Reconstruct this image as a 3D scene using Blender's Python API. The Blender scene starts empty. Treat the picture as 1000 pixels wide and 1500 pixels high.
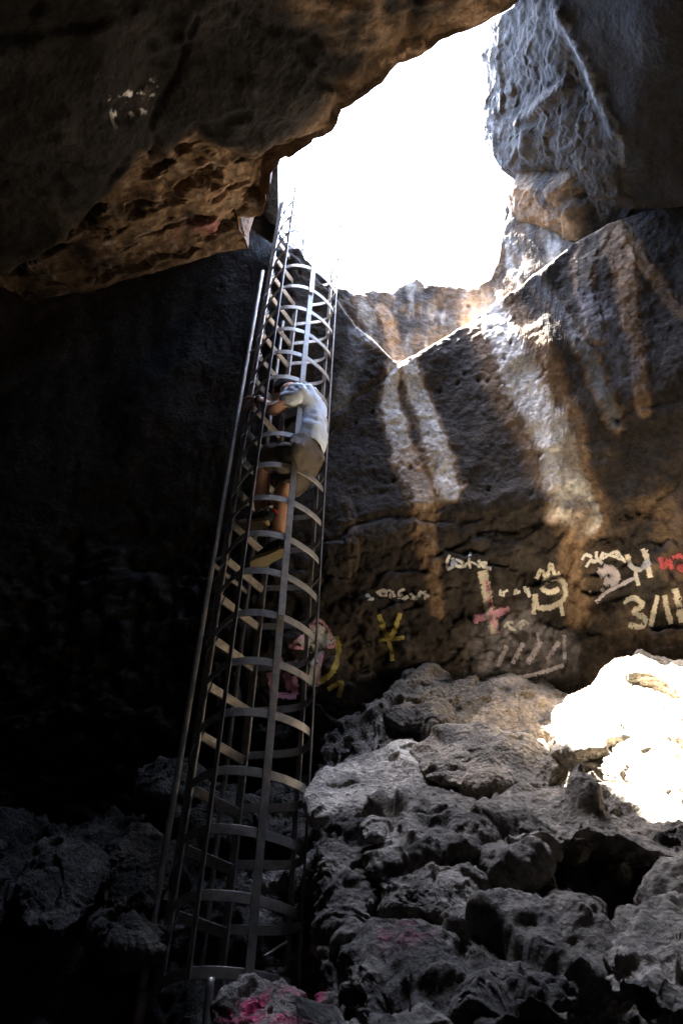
import bpy, bmesh, math, random
import numpy as np
from mathutils import Vector, Matrix
C = bpy.context.scene.collection
SC = bpy.context.scene
random.seed(7); RNG = np.random.default_rng(7)

# ------------------------------------------------------------------ camera, sky, sun, exposure
F = 1070.0                                   # focal length in photo pixels (1000 x 1500 frame)
zc = np.array([35, 1206, -1070.]); zc /= np.linalg.norm(zc)
_fw = np.array([0, 0, -1.]); _Y = _fw - _fw.dot(zc) * zc; _Y /= np.linalg.norm(_Y)
M = np.array([np.cross(_Y, zc), _Y, zc])     # camera axes -> world
cd = bpy.data.cameras.new('camera'); cam = bpy.data.objects.new('camera', cd); C.objects.link(cam)
cd.sensor_fit = 'VERTICAL'; cd.sensor_height = 36; cd.lens = F / 1500 * 36
cd.clip_start = .05; cd.clip_end = 2000
cam.matrix_world = Matrix(M.tolist()).to_4x4()
SC.camera = cam

SUN_DIR = Vector((1.42, .38, -4.5)).normalized()     # the way the sunlight travels
W = bpy.data.worlds.new('World'); SC.world = W; W.use_nodes = True
nt = W.node_tree; nt.nodes.clear()
sky = nt.nodes.new('ShaderNodeTexSky'); sky.sky_type = 'NISHITA'; sky.sun_disc = False
sky.sun_elevation = math.asin(-SUN_DIR.z)
sky.sun_rotation = math.atan2(-SUN_DIR.x, -SUN_DIR.y)
bg = nt.nodes.new('ShaderNodeBackground'); bg.inputs['Strength'].default_value = .15
wo = nt.nodes.new('ShaderNodeOutputWorld')
nt.links.new(sky.outputs[0], bg.inputs[0]); nt.links.new(bg.outputs[0], wo.inputs[0])
sl = bpy.data.lights.new('sun', 'SUN'); sl.energy = 4.5; sl.angle = math.radians(.53); sl.color = (1, .94, .84)
so = bpy.data.objects.new('sun', sl); C.objects.link(so); so.location = (-3, -1, 14)
so.rotation_euler = SUN_DIR.to_track_quat('-Z', 'Y').to_euler()
SC.view_settings.view_transform = 'Standard'; SC.view_settings.look = 'None'
SC.view_settings.gamma = 1; SC.view_settings.use_curve_mapping = False
SC.view_settings.exposure = 6.0
SC.cycles.use_denoising = True; SC.cycles.use_guiding = True; SC.cycles.guiding_training_samples = 64
SC.cycles.max_bounces = 8; SC.cycles.diffuse_bounces = 6

# ------------------------------------------------------------------ helpers: projection
def rays(p):
    p = np.atleast_2d(np.asarray(p, float))
    return np.stack([p[:, 0] - 500, 750 - p[:, 1], np.full(len(p), -F)], 1) @ M.T
def at_y(px, py, y):
    r = rays([(px, py)])[0]; return r * y / r[1]
def at_z(px, py, z):
    r = rays([(px, py)])[0]; return r * z / r[2]
def proj(P):
    c = P @ M; d = np.maximum(-c[:, 2], 1e-3)
    return np.stack([500 + F * c[:, 0] / d, 750 - F * c[:, 1] / d], 1)

# ------------------------------------------------------------------ helpers: noise
_perm = RNG.permutation(4096).astype(np.int64)
_grad = RNG.normal(size=(4096, 3)); _grad /= np.linalg.norm(_grad, axis=1)[:, None]
_cell = RNG.random((4096, 3))
def _h(i, j, k):
    return _perm[(_perm[(_perm[i & 4095] + j) & 4095] + k) & 4095]
def gnoise(P):
    I = np.floor(P).astype(np.int64); f = P - I
    u = f * f * f * (f * (f * 6 - 15) + 10)
    out = 0
    for dx in (0, 1):
        wx = u[:, 0] if dx else 1 - u[:, 0]
        for dy in (0, 1):
            wy = u[:, 1] if dy else 1 - u[:, 1]
            for dz in (0, 1):
                wz = u[:, 2] if dz else 1 - u[:, 2]
                g = _grad[_h(I[:, 0] + dx, I[:, 1] + dy, I[:, 2] + dz)]
                out = out + wx * wy * wz * (g[:, 0] * (f[:, 0] - dx) + g[:, 1] * (f[:, 1] - dy) + g[:, 2] * (f[:, 2] - dz))
    return out * 1.6
def fbm(P, freq, octv=4, gain=.5, lac=2.07, ridged=False):
    s = 0; a = 1.; n = 0; Q = P * freq
    for o in range(octv):
        v = gnoise(Q + 17.3 * o)
        if ridged: v = 1 - 2 * np.abs(v)
        s = s + a * v; n += a; a *= gain; Q = Q * lac
    return s / n
def worley(P, freq):
    Q = P * freq; I = np.floor(Q).astype(np.int64); f = Q - I
    d1 = np.full(len(P), 9.); d2 = np.full(len(P), 9.)
    for dx in (-1, 0, 1):
        for dy in (-1, 0, 1):
            for dz in (-1, 0, 1):
                c = _cell[_h(I[:, 0] + dx, I[:, 1] + dy, I[:, 2] + dz)]
                d = ((c + (dx, dy, dz) - f) ** 2).sum(1)
                d2 = np.minimum(d2, np.maximum(d1, d)); d1 = np.minimum(d1, d)
    return np.sqrt(d1), np.sqrt(d2)
def facets(P, freq, jit=0., groove=.2):
    """angular broken-rock relief: every cell is a tilted plane, with the gaps between cells opened a little"""
    Q = P * freq
    if jit: Q = Q + jit * np.stack([gnoise(Q * 1.7 + 3), gnoise(Q * 1.7 + 9), gnoise(Q * 1.7 + 15)], 1)
    I = np.floor(Q).astype(np.int64); f = Q - I
    d1 = np.full(len(P), 9.); d2 = np.full(len(P), 9.); num = np.zeros(len(P)); den = np.full(len(P), 1e-12)
    for dx in (-1, 0, 1):
        for dy in (-1, 0, 1):
            for dz in (-1, 0, 1):
                k = _h(I[:, 0] + dx, I[:, 1] + dy, I[:, 2] + dz); v = _cell[k] + (dx, dy, dz) - f
                d = (v ** 2).sum(1); w = np.exp(-26 * d)
                num += w * (-(v * _grad[k]).sum(1) + .5 * _cell[k, 0] - .25); den += w
                d2 = np.minimum(d2, np.maximum(d1, d)); d1 = np.minimum(d1, d)
    val = num / den; gap = np.sqrt(d2) - np.sqrt(d1)
    return val - groove * np.exp(-(gap / .10) ** 2)
def sstep(a, b, x):
    t = np.clip((x - a) / (b - a), 0, 1); return t * t * (3 - 2 * t)
def poly_dist(p, pts):
    """distance to a polyline in pixels, and how far along it (0..1)"""
    pts = np.asarray(pts, float); best = np.full(len(p), 1e9); par = np.zeros(len(p)); n = len(pts) - 1
    for i in range(n):
        a, b = pts[i], pts[i + 1]; ab = b - a
        t = np.clip(((p - a) @ ab) / (ab @ ab), 0, 1)
        d = np.hypot(*(p - a - t[:, None] * ab).T)
        m = d < best; best[m] = d[m]; par[m] = (i + t[m]) / n
    return best, par
def signed_above(p, pts):
    """pixels below (+) or above (-) a left-to-right polyline"""
    pts = np.asarray(pts, float); return p[:, 1] - np.interp(p[:, 0], pts[:, 0], pts[:, 1])
def in_poly(p, pts):
    pts = np.asarray(pts, float); c = np.zeros(len(p), bool); j = len(pts) - 1
    for i in range(len(pts)):
        a, b = pts[i], pts[j]
        with np.errstate(divide='ignore', invalid='ignore'):
            c ^= ((a[1] > p[:, 1]) != (b[1] > p[:, 1])) & (p[:, 0] < (b[0] - a[0]) * (p[:, 1] - a[1]) / (b[1] - a[1] + 1e-12) + a[0])
        j = i
    return c
def soft_poly(p, pts, w):
    d, _ = poly_dist(p, list(pts) + [pts[0]]); return sstep(-w, w, np.where(in_poly(p, pts), d, -d))

# ------------------------------------------------------------------ helpers: objects
def link(name, me, parent=None, mat=None, **props):
    o = bpy.data.objects.new(name, me); C.objects.link(o)
    if parent is not None: o.parent = parent
    if mat is not None: me.materials.append(mat)
    for k, v in props.items(): o[k] = v
    return o
def np_mesh(name, V, Q, smooth=True, col=None, tris=None):
    me = bpy.data.meshes.new(name)
    nq = len(Q); nt_ = 0 if tris is None else len(tris)
    me.vertices.add(len(V)); me.vertices.foreach_set('co', np.ascontiguousarray(V, dtype=np.float32).ravel())
    me.loops.add(nq * 4 + nt_ * 3)
    idx = np.asarray(Q, dtype=np.int32).ravel()
    if nt_: idx = np.concatenate([idx, np.asarray(tris, dtype=np.int32).ravel()])
    me.loops.foreach_set('vertex_index', idx)
    me.polygons.add(nq + nt_)
    st = np.arange(nq, dtype=np.int32) * 4
    if nt_: st = np.concatenate([st, nq * 4 + np.arange(nt_, dtype=np.int32) * 3])
    me.polygons.foreach_set('loop_start', st)
    me.update(calc_edges=True)
    me.polygons.foreach_set('use_smooth', np.full(nq + nt_, smooth))
    if col is not None:
        a = me.color_attributes.new('col', 'FLOAT_COLOR', 'POINT')
        c4 = np.ones((len(V), 4), np.float32); c4[:, :3] = col
        a.data.foreach_set('color', c4.ravel())
    me.update()
    return me
def grid_quads(nu, nv, wrap=False):
    i, j = np.meshgrid(np.arange(nu if wrap else nu - 1), np.arange(nv - 1), indexing='ij')
    a = i * nv + j; b = ((i + 1) % nu) * nv + j
    return np.stack([a, b, b + 1, a + 1], -1).reshape(-1, 4)
def grid_normals(P, nu, nv, wrap=False):
    G = P.reshape(nu, nv, 3)
    if wrap: du = np.roll(G, -1, 0) - np.roll(G, 1, 0)
    else: du = np.gradient(G, axis=0)
    dv = np.gradient(G, axis=1)
    n = np.cross(du, dv); n /= np.linalg.norm(n, axis=2, keepdims=True) + 1e-9
    return n.reshape(-1, 3)
def box_bm(bm, sx, sy, sz, mat4=Matrix()):
    r = bmesh.ops.create_cube(bm, size=1, matrix=mat4 @ Matrix.Diagonal((sx, sy, sz, 1)))
    return r['verts']
def tube_mesh(name, pts, r, n=10, cap=True, closed=False):
    """tube through points; r scalar or per point"""
    P = np.asarray(pts, float); m = len(P); R = np.broadcast_to(np.asarray(r, float), (m,))
    T = np.gradient(P, axis=0); T /= np.linalg.norm(T, axis=1)[:, None] + 1e-9
    ref = np.array([0, 0, 1.]) if abs(T[0][2]) < .9 else np.array([1., 0, 0])
    V = []
    for i in range(m):
        a = np.cross(T[i], ref); a /= np.linalg.norm(a) + 1e-9; b = np.cross(T[i], a); ref = np.cross(a, T[i]) if abs(T[i] @ ref) > .98 else ref
        th = np.arange(n) * 2 * math.pi / n
        V.append(P[i] + R[i] * (np.cos(th)[:, None] * a + np.sin(th)[:, None] * b))
    V = np.concatenate(V); Q = []
    for i in range(m - 1):
        for k in range(n):
            Q.append((i * n + k, i * n + (k + 1) % n, (i + 1) * n + (k + 1) % n, (i + 1) * n + k))
    me = bpy.data.meshes.new(name)
    faces = [tuple(q) for q in Q]
    if cap: faces += [tuple(range(n))[::-1], tuple(range((m - 1) * n, m * n))]
    me.from_pydata(V.tolist(), [], faces)
    me.polygons.foreach_set('use_smooth', [True] * len(Q) + [False] * (len(faces) - len(Q))); me.update()
    return me
def strap_mesh(name, path, up, h, t):
    """flat bar swept along a path: height h along `up`, thickness t across"""
    P = np.asarray(path, float); U = np.asarray(up, float); U = U / np.linalg.norm(U)
    T = np.gradient(P, axis=0); T /= np.linalg.norm(T, axis=1)[:, None]
    N = np.cross(T, U); N /= np.linalg.norm(N, axis=1)[:, None]
    b = min(t, h) * .22
    prof = [(-h / 2 + b, -t / 2), (h / 2 - b, -t / 2), (h / 2, -t / 2 + b), (h / 2, t / 2 - b), (h / 2 - b, t / 2), (-h / 2 + b, t / 2), (-h / 2, t / 2 - b), (-h / 2, -t / 2 + b)]
    V = np.concatenate([[P[i] + U * a + N[i] * c for a, c in prof] for i in range(len(P))]); k = 8
    fs = [(i * k + j, i * k + (j + 1) % k, (i + 1) * k + (j + 1) % k, (i + 1) * k + j) for i in range(len(P) - 1) for j in range(k)]
    fs += [tuple(range(k))[::-1], tuple(range((len(P) - 1) * k, len(P) * k))]
    me = bpy.data.meshes.new(name); me.from_pydata(V.tolist(), [], fs); me.update()
    return me

# ------------------------------------------------------------------ materials
def new_mat(name):
    m = bpy.data.materials.new(name); m.use_nodes = True
    n = m.node_tree; return m, n, n.nodes['Principled BSDF']
def N(n, t, **kw):
    x = n.nodes.new(t)
    for k, v in kw.items():
        if k in x.inputs: x.inputs[k].default_value = v
        else: setattr(x, k, v)
    return x
def rock_mat(name, grain=26., bump=.5, dist=.02):
    m, n, p = new_mat(name); L = n.links.new
    p.inputs['Roughness'].default_value = .93; p.inputs['Specular IOR Level'].default_value = .25
    at = N(n, 'ShaderNodeAttribute', attribute_name='col')
    tc = N(n, 'ShaderNodeTexCoord')
    n1 = N(n, 'ShaderNodeTexNoise', Scale=grain, Detail=8., Roughness=.68); L(tc.outputs['Object'], n1.inputs['Vector'])
    n2 = N(n, 'ShaderNodeTexNoise', Scale=5.5, Detail=6., Roughness=.6); L(tc.outputs['Object'], n2.inputs['Vector'])
    vo = N(n, 'ShaderNodeTexVoronoi', Scale=grain * 1.4, Randomness=1.); L(tc.outputs['Object'], vo.inputs['Vector'])
    r1 = N(n, 'ShaderNodeMapRange'); r1.inputs[1].default_value = .28; r1.inputs[2].default_value = .72; r1.inputs[3].default_value = .45; r1.inputs[4].default_value = 1.6
    L(n1.outputs['Fac'], r1.inputs[0])
    r2 = N(n, 'ShaderNodeMapRange'); r2.inputs[1].default_value = .3; r2.inputs[2].default_value = .7; r2.inputs[3].default_value = .6; r2.inputs[4].default_value = 1.4
    L(n2.outputs['Fac'], r2.inputs[0])
    mu = N(n, 'ShaderNodeMath', operation='MULTIPLY'); L(r1.outputs[0], mu.inputs[0]); L(r2.outputs[0], mu.inputs[1])
    vm = N(n, 'ShaderNodeVectorMath', operation='SCALE'); L(at.outputs['Color'], vm.inputs[0]); L(mu.outputs[0], vm.inputs['Scale'])
    L(vm.outputs[0], p.inputs['Base Color'])
    hh = N(n, 'ShaderNodeMath', operation='MULTIPLY_ADD'); L(vo.outputs['Distance'], hh.inputs[0]); hh.inputs[1].default_value = .35; L(n1.outputs['Fac'], hh.inputs[2])
    b = N(n, 'ShaderNodeBump', Strength=bump, Distance=dist); L(hh.outputs[0], b.inputs['Height']); L(b.outputs[0], p.inputs['Normal'])
    return m
ROCK = rock_mat('wall_rock', 24., .7, .02)
RUBBLE = rock_mat('boulder_rock', 42., 1., .03)
def plain_mat(name, col, rough=.7, spec=.3, noise=.25, scale=30., metal=0., bump=.0, second=None, thr=.5):
    m, n, p = new_mat(name); L = n.links.new
    p.inputs['Roughness'].default_value = rough; p.inputs['Specular IOR Level'].default_value = spec; p.inputs['Metallic'].default_value = metal
    tc = N(n, 'ShaderNodeTexCoord'); n1 = N(n, 'ShaderNodeTexNoise', Scale=scale, Detail=6., Roughness=.65); L(tc.outputs['Object'], n1.inputs['Vector'])
    cr = N(n, 'ShaderNodeValToRGB'); L(n1.outputs['Fac'], cr.inputs[0])
    a = [c * (1 - noise) for c in col]; b = [min(1, c * (1 + noise)) for c in col] if second is None else second
    cr.color_ramp.elements[0].position = thr - .18; cr.color_ramp.elements[1].position = thr + .18
    cr.color_ramp.elements[0].color = (*a, 1); cr.color_ramp.elements[1].color = (*b, 1)
    L(cr.outputs[0], p.inputs['Base Color'])
    if bump:
        bb = N(n, 'ShaderNodeBump', Strength=bump, Distance=.004); L(n1.outputs['Fac'], bb.inputs['Height']); L(bb.outputs[0], p.inputs['Normal'])
    return m
STEEL = plain_mat('worn_grey_steel', (.26, .26, .26), .42, .55, .3, 22., .5, .25, second=(.39, .335, .27))
RUNGM = plain_mat('worn_rung_steel', (.26, .23, .20), .5, .5, .3, 30., .4, .3, second=(.40, .34, .27))
SKIN = plain_mat('skin', (.58, .32, .21), .55, .35, .08, 14.)
SHIRT = plain_mat('white_cotton', (.58, .63, .70), .9, .15, .06, 60., 0, .3)
SHORTS = plain_mat('khaki_cotton', (.105, .085, .066), .9, .15, .15, 70., 0, .4)
BLACK = plain_mat('black_canvas', (.014, .014, .016), .75, .3, .3, 80., 0, .3)
SOLE = plain_mat('tan_rubber', (.34, .26, .14), .8, .25, .2, 60.)
SOCK = plain_mat('white_sock', (.7, .68, .64), .9, .15, .08, 90.)
RED = plain_mat('red_trim', (.45, .03, .03), .7, .3, .1, 40.)
CAPM = plain_mat('grey_cap', (.13, .15, .16), .9, .2, .2, 60.)
HAIR = plain_mat('dark_hair', (.02, .014, .01), .7, .3, .3, 120.)
CABLE = plain_mat('black_rubber', (.01, .01, .01), .6, .4, .2, 40.)

# ------------------------------------------------------------------ the cave: back wall
def wall_y(x, z):
    y = 4.45 - .31 * (z - 2.0)
    y = y - .30 * np.maximum(0, x - .8) ** 1.5
    d = np.maximum(0, -.45 - x)
    y = y + .44 * np.maximum(0, z - 5.9) * sstep(-1.0, -.72, x) * (1 - sstep(-.12, .12, x))
    return y + .55 * d * np.exp(-d * .25)
def hit_wall(px, py, off=0.):
    r = rays(np.stack([px, py], 1)); lo = np.full(len(r), .5); hi = np.full(len(r), 9.)
    k = r / np.maximum(r[:, 1:2], 1e-3)
    for _ in range(40):
        mid = (lo + hi) / 2; s = mid - (wall_y(k[:, 0] * mid, k[:, 2] * mid) - off)
        lo = np.where(s < 0, mid, lo); hi = np.where(s < 0, hi, mid)
    return k * mid[:, None]
LEDGE = [(300, 300), (440, 385), (490, 440), (520, 478), (580, 541), (640, 508), (700, 470), (760, 432), (830, 373), (880, 343), (1000, 300), (1200, 240)]
DARK = np.array([.040, .032, .0265]); MID = np.array([.10, .078, .058]); PALE = np.array([.60, .56, .51]); TAN = np.array([.26, .165, .095]); GREY = np.array([.16, .16, .165])
STREAKS = [  # px polyline, half width start/end, colour, strength
    ([(575, 540), (568, 600), (585, 680), (612, 750)], 14, 20, PALE, .85),
    ([(590, 540), (618, 620), (636, 690), (648, 738)], 16, 22, PALE, .9),
    ([(600, 690), (615, 740), (612, 800), (628, 850), (634, 905)], 26, 9, TAN, .8),
    ([(712, 470), (745, 560), (790, 660), (835, 780)], 26, 36, PALE, .95),
    ([(735, 460), (790, 570), (830, 700)], 16, 20, TAN, .55),
    ([(770, 430), (850, 560), (885, 640)], 10, 16, GREY, .7),
    ([(800, 640), (790, 720), (800, 775)], 20, 18, PALE, .5),
    ([(835, 770), (825, 830), (840, 900)], 16, 20, TAN, .8),
    ([(885, 350), (905, 430), (915, 520), (930, 620)], 22, 12, TAN, .6),
    ([(870, 350), (840, 420), (860, 520)], 20, 14, MID, .8),
    ([(910, 380), (960, 440), (1010, 500)], 14, 10, TAN, .7),
    ([(560, 440), (572, 480), (585, 535)], 10, 16, TAN, .8),
    ([(530, 500), (555, 520), (578, 540)], 16, 8, PALE, .6),
    ([(700, 420), (690, 460)], 22, 16, TAN, .6),
    ([(505, 740), (515, 800), (520, 850)], 6, 6, MID, .6)]
def build_wall():
    xs = np.concatenate([np.linspace(-4.6, -1.2, 110, endpoint=False), np.linspace(-1.2, 2.75, 380, endpoint=False), np.linspace(2.75, 4.3, 40)])
    nv = 520; nu = len(xs)
    # top edge: the far rim of the sky hole
    RIM = [(300, 60), (398, 215), (402, 318), (412, 342), (428, 358), (448, 376), (472, 396), (492, 411), (500, 413), (520, 414), (556, 405), (580, 398), (600, 386), (612, 380), (625, 390), (660, 397), (700, 398), (722, 384), (735, 352), (742, 310), (757, 268), (770, 120), (1000, -120)]
    rp = hit_wall(np.array([p[0] for p in RIM], float), np.array([p[1] for p in RIM], float))
    o = np.argsort(rp[:, 0]); ztop = np.interp(xs, rp[o, 0], rp[o, 2]); ztop = np.minimum(ztop, 8.2)
    ztop += .035 * gnoise(np.stack([xs * 7, xs * 0, xs * 0 + 3], 1)) + .02 * gnoise(np.stack([xs * 22, xs * 0, xs * 0 + 3], 1))
    t = np.linspace(0, 1, nv); z = .6 + (ztop[:, None] - .6) * t[None, :]
    X = np.repeat(xs, nv); Z = z.ravel(); Y = wall_y(X, Z); P = np.stack([X, Y, Z], 1)
    pix = proj(P); px, py = pix.T
    warp = np.stack([fbm(P + 5, 2.2, 4), fbm(P + 9, 2.2, 4)], 1) * 22
    pw = pix + warp * np.array([1, .5])
    below = signed_above(pix + warp * .12, LEDGE)
    low = sstep(720, 900, py)                                   # rougher towards the foot
    d = .16 * fbm(P + 3, .55, 3) + .042 * fbm(P, 2.1, 4) + (.012 + .05 * low) * fbm(P, 6.5, 4, .55) + .010 * fbm(P, 19, 3, .6)
    d += low * (.06 * facets(P * [1, 1, 1.5], 3.2, .3) + .03 * facets(P + 6, 8., .3)) 
    w1, w2 = worley(P * [1, 1, .55], 9.); pit = sstep(.22, .08, w1) * sstep(-.1, .3, fbm(P + 30, 1.3, 2))
    d -= .016 * pit
    # the slanting shelf: the lower slab stands proud of the upper one
    wid = np.clip(1 - np.abs(px - 790) / 300, .08, 1)
    d += (.22 * wid + .06) * sstep(-2, 9, below) * (1 - sstep(300, 640, below) * .75) - .0011 * np.clip(-below, 0, 160)
    d -= .03 * np.exp(-((below + 6) / 9) ** 2)
    # cracks and ribs on the face
    for pts, dep, w in [([(480, 620), (540, 575), (600, 535)], .014, 4), ([(590, 775), (720, 790), (830, 790)], .025, 8), ([(500, 790), (560, 770), (640, 768)], .014, 6),
                        ([(690, 1000), (780, 985), (900, 905), (960, 830)], -.06, 16), ([(640, 830), (700, 800), (735, 805)], .03, 6), ([(880, 770), (940, 760), (1010, 700)], .02, 8), ([(870, 640), (930, 610), (1000, 600)], .016, 7)]:
        dd, _ = poly_dist(pw, pts); d -= dep * np.exp(-(dd / w) ** 2)
    d += .04 * np.exp(-(((px - 735) / 34) ** 2 + ((py - 760) / 26) ** 2)) + .03 * np.exp(-(((px - 800) / 50) ** 2 + ((py - 780) / 14) ** 2))
    # colour
    n1 = fbm(P, 3.5, 5, .6); n2 = fbm(P + 50, 11, 4, .6); n3 = fbm(P * [1.6, 1, .45] + 70, 16, 4, .6)
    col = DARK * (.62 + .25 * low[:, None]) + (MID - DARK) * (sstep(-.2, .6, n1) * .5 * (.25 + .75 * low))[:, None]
    def mix(c, m): return col + (c - col) * np.clip(m, 0, 1)[:, None]
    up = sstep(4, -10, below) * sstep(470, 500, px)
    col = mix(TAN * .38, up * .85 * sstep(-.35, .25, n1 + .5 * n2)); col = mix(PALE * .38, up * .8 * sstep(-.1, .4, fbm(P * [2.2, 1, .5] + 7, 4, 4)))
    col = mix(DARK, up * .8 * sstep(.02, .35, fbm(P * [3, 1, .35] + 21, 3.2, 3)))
    right = sstep(780, 960, px) * sstep(640, 760, py)
    col = mix(TAN * .55, right * .8 * sstep(-.2, .3, n1)); col = mix(MID * 1.1, sstep(840, 960, py) * .6 * sstep(-.2, .4, n1))
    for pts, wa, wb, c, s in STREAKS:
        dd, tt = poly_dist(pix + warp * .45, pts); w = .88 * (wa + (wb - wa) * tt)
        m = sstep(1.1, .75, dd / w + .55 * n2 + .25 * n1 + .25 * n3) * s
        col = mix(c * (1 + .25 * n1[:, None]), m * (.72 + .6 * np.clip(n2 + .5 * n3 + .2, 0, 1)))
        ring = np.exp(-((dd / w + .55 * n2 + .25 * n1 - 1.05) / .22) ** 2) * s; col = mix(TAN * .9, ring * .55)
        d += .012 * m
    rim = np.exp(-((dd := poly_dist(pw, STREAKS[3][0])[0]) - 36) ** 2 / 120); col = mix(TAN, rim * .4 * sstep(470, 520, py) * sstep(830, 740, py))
    lip = .7 * np.exp(-((below - 1) / 5.) ** 2) * sstep(470, 500, px) * sstep(900, 840, px); col = mix(PALE * 1.1, lip)  # sunlit edge of the shelf, painted as a pale line in the colour
    col = col * (1 - .6 * pit[:, None])
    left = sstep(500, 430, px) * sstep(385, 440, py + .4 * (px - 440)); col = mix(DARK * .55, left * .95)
    smudge = soft_poly(pw, [(690, 930), (760, 900), (830, 940), (835, 980), (690, 1000)], 18); col = mix(np.array([.30, .27, .28]), smudge * .8 * sstep(-.4, .2, n2))  # faded paint smudge behind the hatch strokes
    grey_patches = [([(500, 600), (520, 500)], 18, GREY), ([(850, 470), (905, 570)], 34, np.array([.085, .085, .10]))]  # soft grey and blue-grey patches on the wall face
    for pts, w, c in grey_patches:
        dd, _ = poly_dist(pw, pts); col = mix(c, .6 * sstep(w, w * .3, dd))
    nrm = np.array([0, -1, -.25]); nrm /= np.linalg.norm(nrm)
    V = P + d[:, None] * nrm
    # curl the rim back so that it has thickness
    G = V.reshape(nu, nv, 3).copy(); edge = np.clip((t - .985) / .015, 0, 1) ** 2
    G[:, :, 1] += edge * .05
    extra = G[:, -1:, :] + np.array([[[0, .25, .03]], [[0, 1.0, .05]], [[0, 3.0, .3]]]).transpose(1, 0, 2)
    G = np.concatenate([G, np.broadcast_to(extra, (nu, 3, 3))], 1); nv2 = nv + 3
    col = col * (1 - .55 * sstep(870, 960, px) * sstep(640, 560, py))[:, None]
    cc = col.reshape(nu, nv, 3); cc = np.concatenate([cc, np.repeat(cc[:, -1:], 3, 1)], 1)
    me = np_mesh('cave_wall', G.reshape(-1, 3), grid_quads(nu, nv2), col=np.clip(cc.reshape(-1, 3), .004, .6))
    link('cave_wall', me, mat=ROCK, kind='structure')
    return xs, nv, G[:, :nv]
WX, WNV, WG = build_wall()
def on_wall(px, py, lift=.006):
    """points of the finished wall surface seen at these photo pixels (nearest wall vertex by angle, then smoothed)"""
    global _WP
    try: _WP
    except NameError:
        fl = WG.reshape(-1, 3); q = proj(fl); _WP = (fl, q)
    out = []
    fl, q = _WP
    for a, b in zip(px, py):
        d2 = (q[:, 0] - a) ** 2 + (q[:, 1] - b) ** 2
        k = np.argpartition(d2, 4)[:4]
        dist = np.median(np.linalg.norm(fl[k], axis=1)); r = rays([(a, b)])[0]; r /= np.linalg.norm(r)
        out.append(r * (dist - lift))
    return np.array(out)

# ------------------------------------------------------------------ the cave: hanging rock masses
def hit_f(p, Fz):
    """where photo rays meet the surface z = Fz(x, y)"""
    r = rays(p); k = r / r[:, 2:3]; lo = np.full(len(r), .3); hi = np.full(len(r), 12.)
    for _ in range(45):
        m = (lo + hi) / 2; s = m - Fz(k[:, 0] * m, k[:, 1] * m)
        lo = np.where(s < 0, m, lo); hi = np.where(s < 0, hi, m)
    return k * m[:, None]
def dense(poly, n, power=None):
    P = np.asarray(poly, float); Q = np.vstack([P, P[:1]]); L = np.r_[0, np.cumsum(np.linalg.norm(np.diff(Q, axis=0), axis=1))]
    s = np.linspace(0, L[-1], n, endpoint=False); return np.stack([np.interp(s, L, Q[:, i]) for i in range(P.shape[1])], 1)
def hanging(name, outline_xy, centre, Fz, relief, colour, back_dir, n=1100, m=330, jag=.03, weights=None, **props):
    """a slab of rock: underside z = Fz over a star shaped outline, relief pushed along the normal, sides carried up"""
    O = dense(outline_xy, n); c = np.asarray(centre, float)
    jn = np.stack([O[:, 0], O[:, 1], O[:, 0] * 0], 1)
    O = O + jag * np.stack([fbm(jn + 2, 4, 4), fbm(jn + 8, 4, 4)], 1)
    t = np.linspace(0, 1, m) ** .62
    XY = c + (O[:, None, :] - c) * t[None, :, None]
    X = XY[..., 0].ravel(); Y = XY[..., 1].ravel(); P = np.stack([X, Y, Fz(X, Y)], 1)
    e = .02; nr = np.stack([(Fz(X + e, Y) - Fz(X - e, Y)) / (2 * e), (Fz(X, Y + e) - Fz(X, Y - e)) / (2 * e), -np.ones_like(X)], 1)
    nr /= np.linalg.norm(nr, axis=1)[:, None]
    T = np.tile(t, n); pix = proj(P)
    d = relief(P, pix, T); col = colour(P, pix, T)
    V = (P + nr * d[:, None]).reshape(n, m, 3)
    last = V[:, -1]; outw = np.stack([O[:, 0] - c[0], O[:, 1] - c[1], O[:, 0] * 0], 1); outw /= np.linalg.norm(outw, axis=1)[:, None]
    B = back_dir(last, outw); rings = [last + B * s for s in (.03, .1, .22, .4, .65, 1.0)]
    rings = [q + .04 * s * np.stack([fbm(q, 3, 3), fbm(q + 4, 3, 3), fbm(q + 6, 3, 3)], 1) for s, q in zip((.3, 1, 1.5, 2, 2, 2), rings)]
    V = np.concatenate([V] + [q[:, None] for q in rings], 1); mm = m + 6
    cc = col.reshape(n, m, 3); cc = np.concatenate([cc] + [cc[:, -1:]] * 6, 1)
    me = np_mesh(name, V.reshape(-1, 3), grid_quads(n, mm, True), col=np.clip(cc.reshape(-1, 3), .004, .6))
    return link(name, me, mat=ROCK, **props)
RIM_NEAR = [(404, 262), (418, 248), (440, 232), (470, 208), (498, 182), (503, 162), (530, 146), (558, 122), (572, 104), (584, 94), (602, 90), (612, 84), (640, 66), (680, 48), (720, 26), (748, 12)]
LIP = [(0, 424), (40, 446), (66, 440), (100, 430), (150, 418), (210, 404), (270, 388), (325, 370), (352, 364), (364, 366), (352, 338), (350, 318), (368, 322), (388, 318), (398, 300), (402, 284)]
def left_z(x, y): return 5.65 + .5 * x
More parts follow.
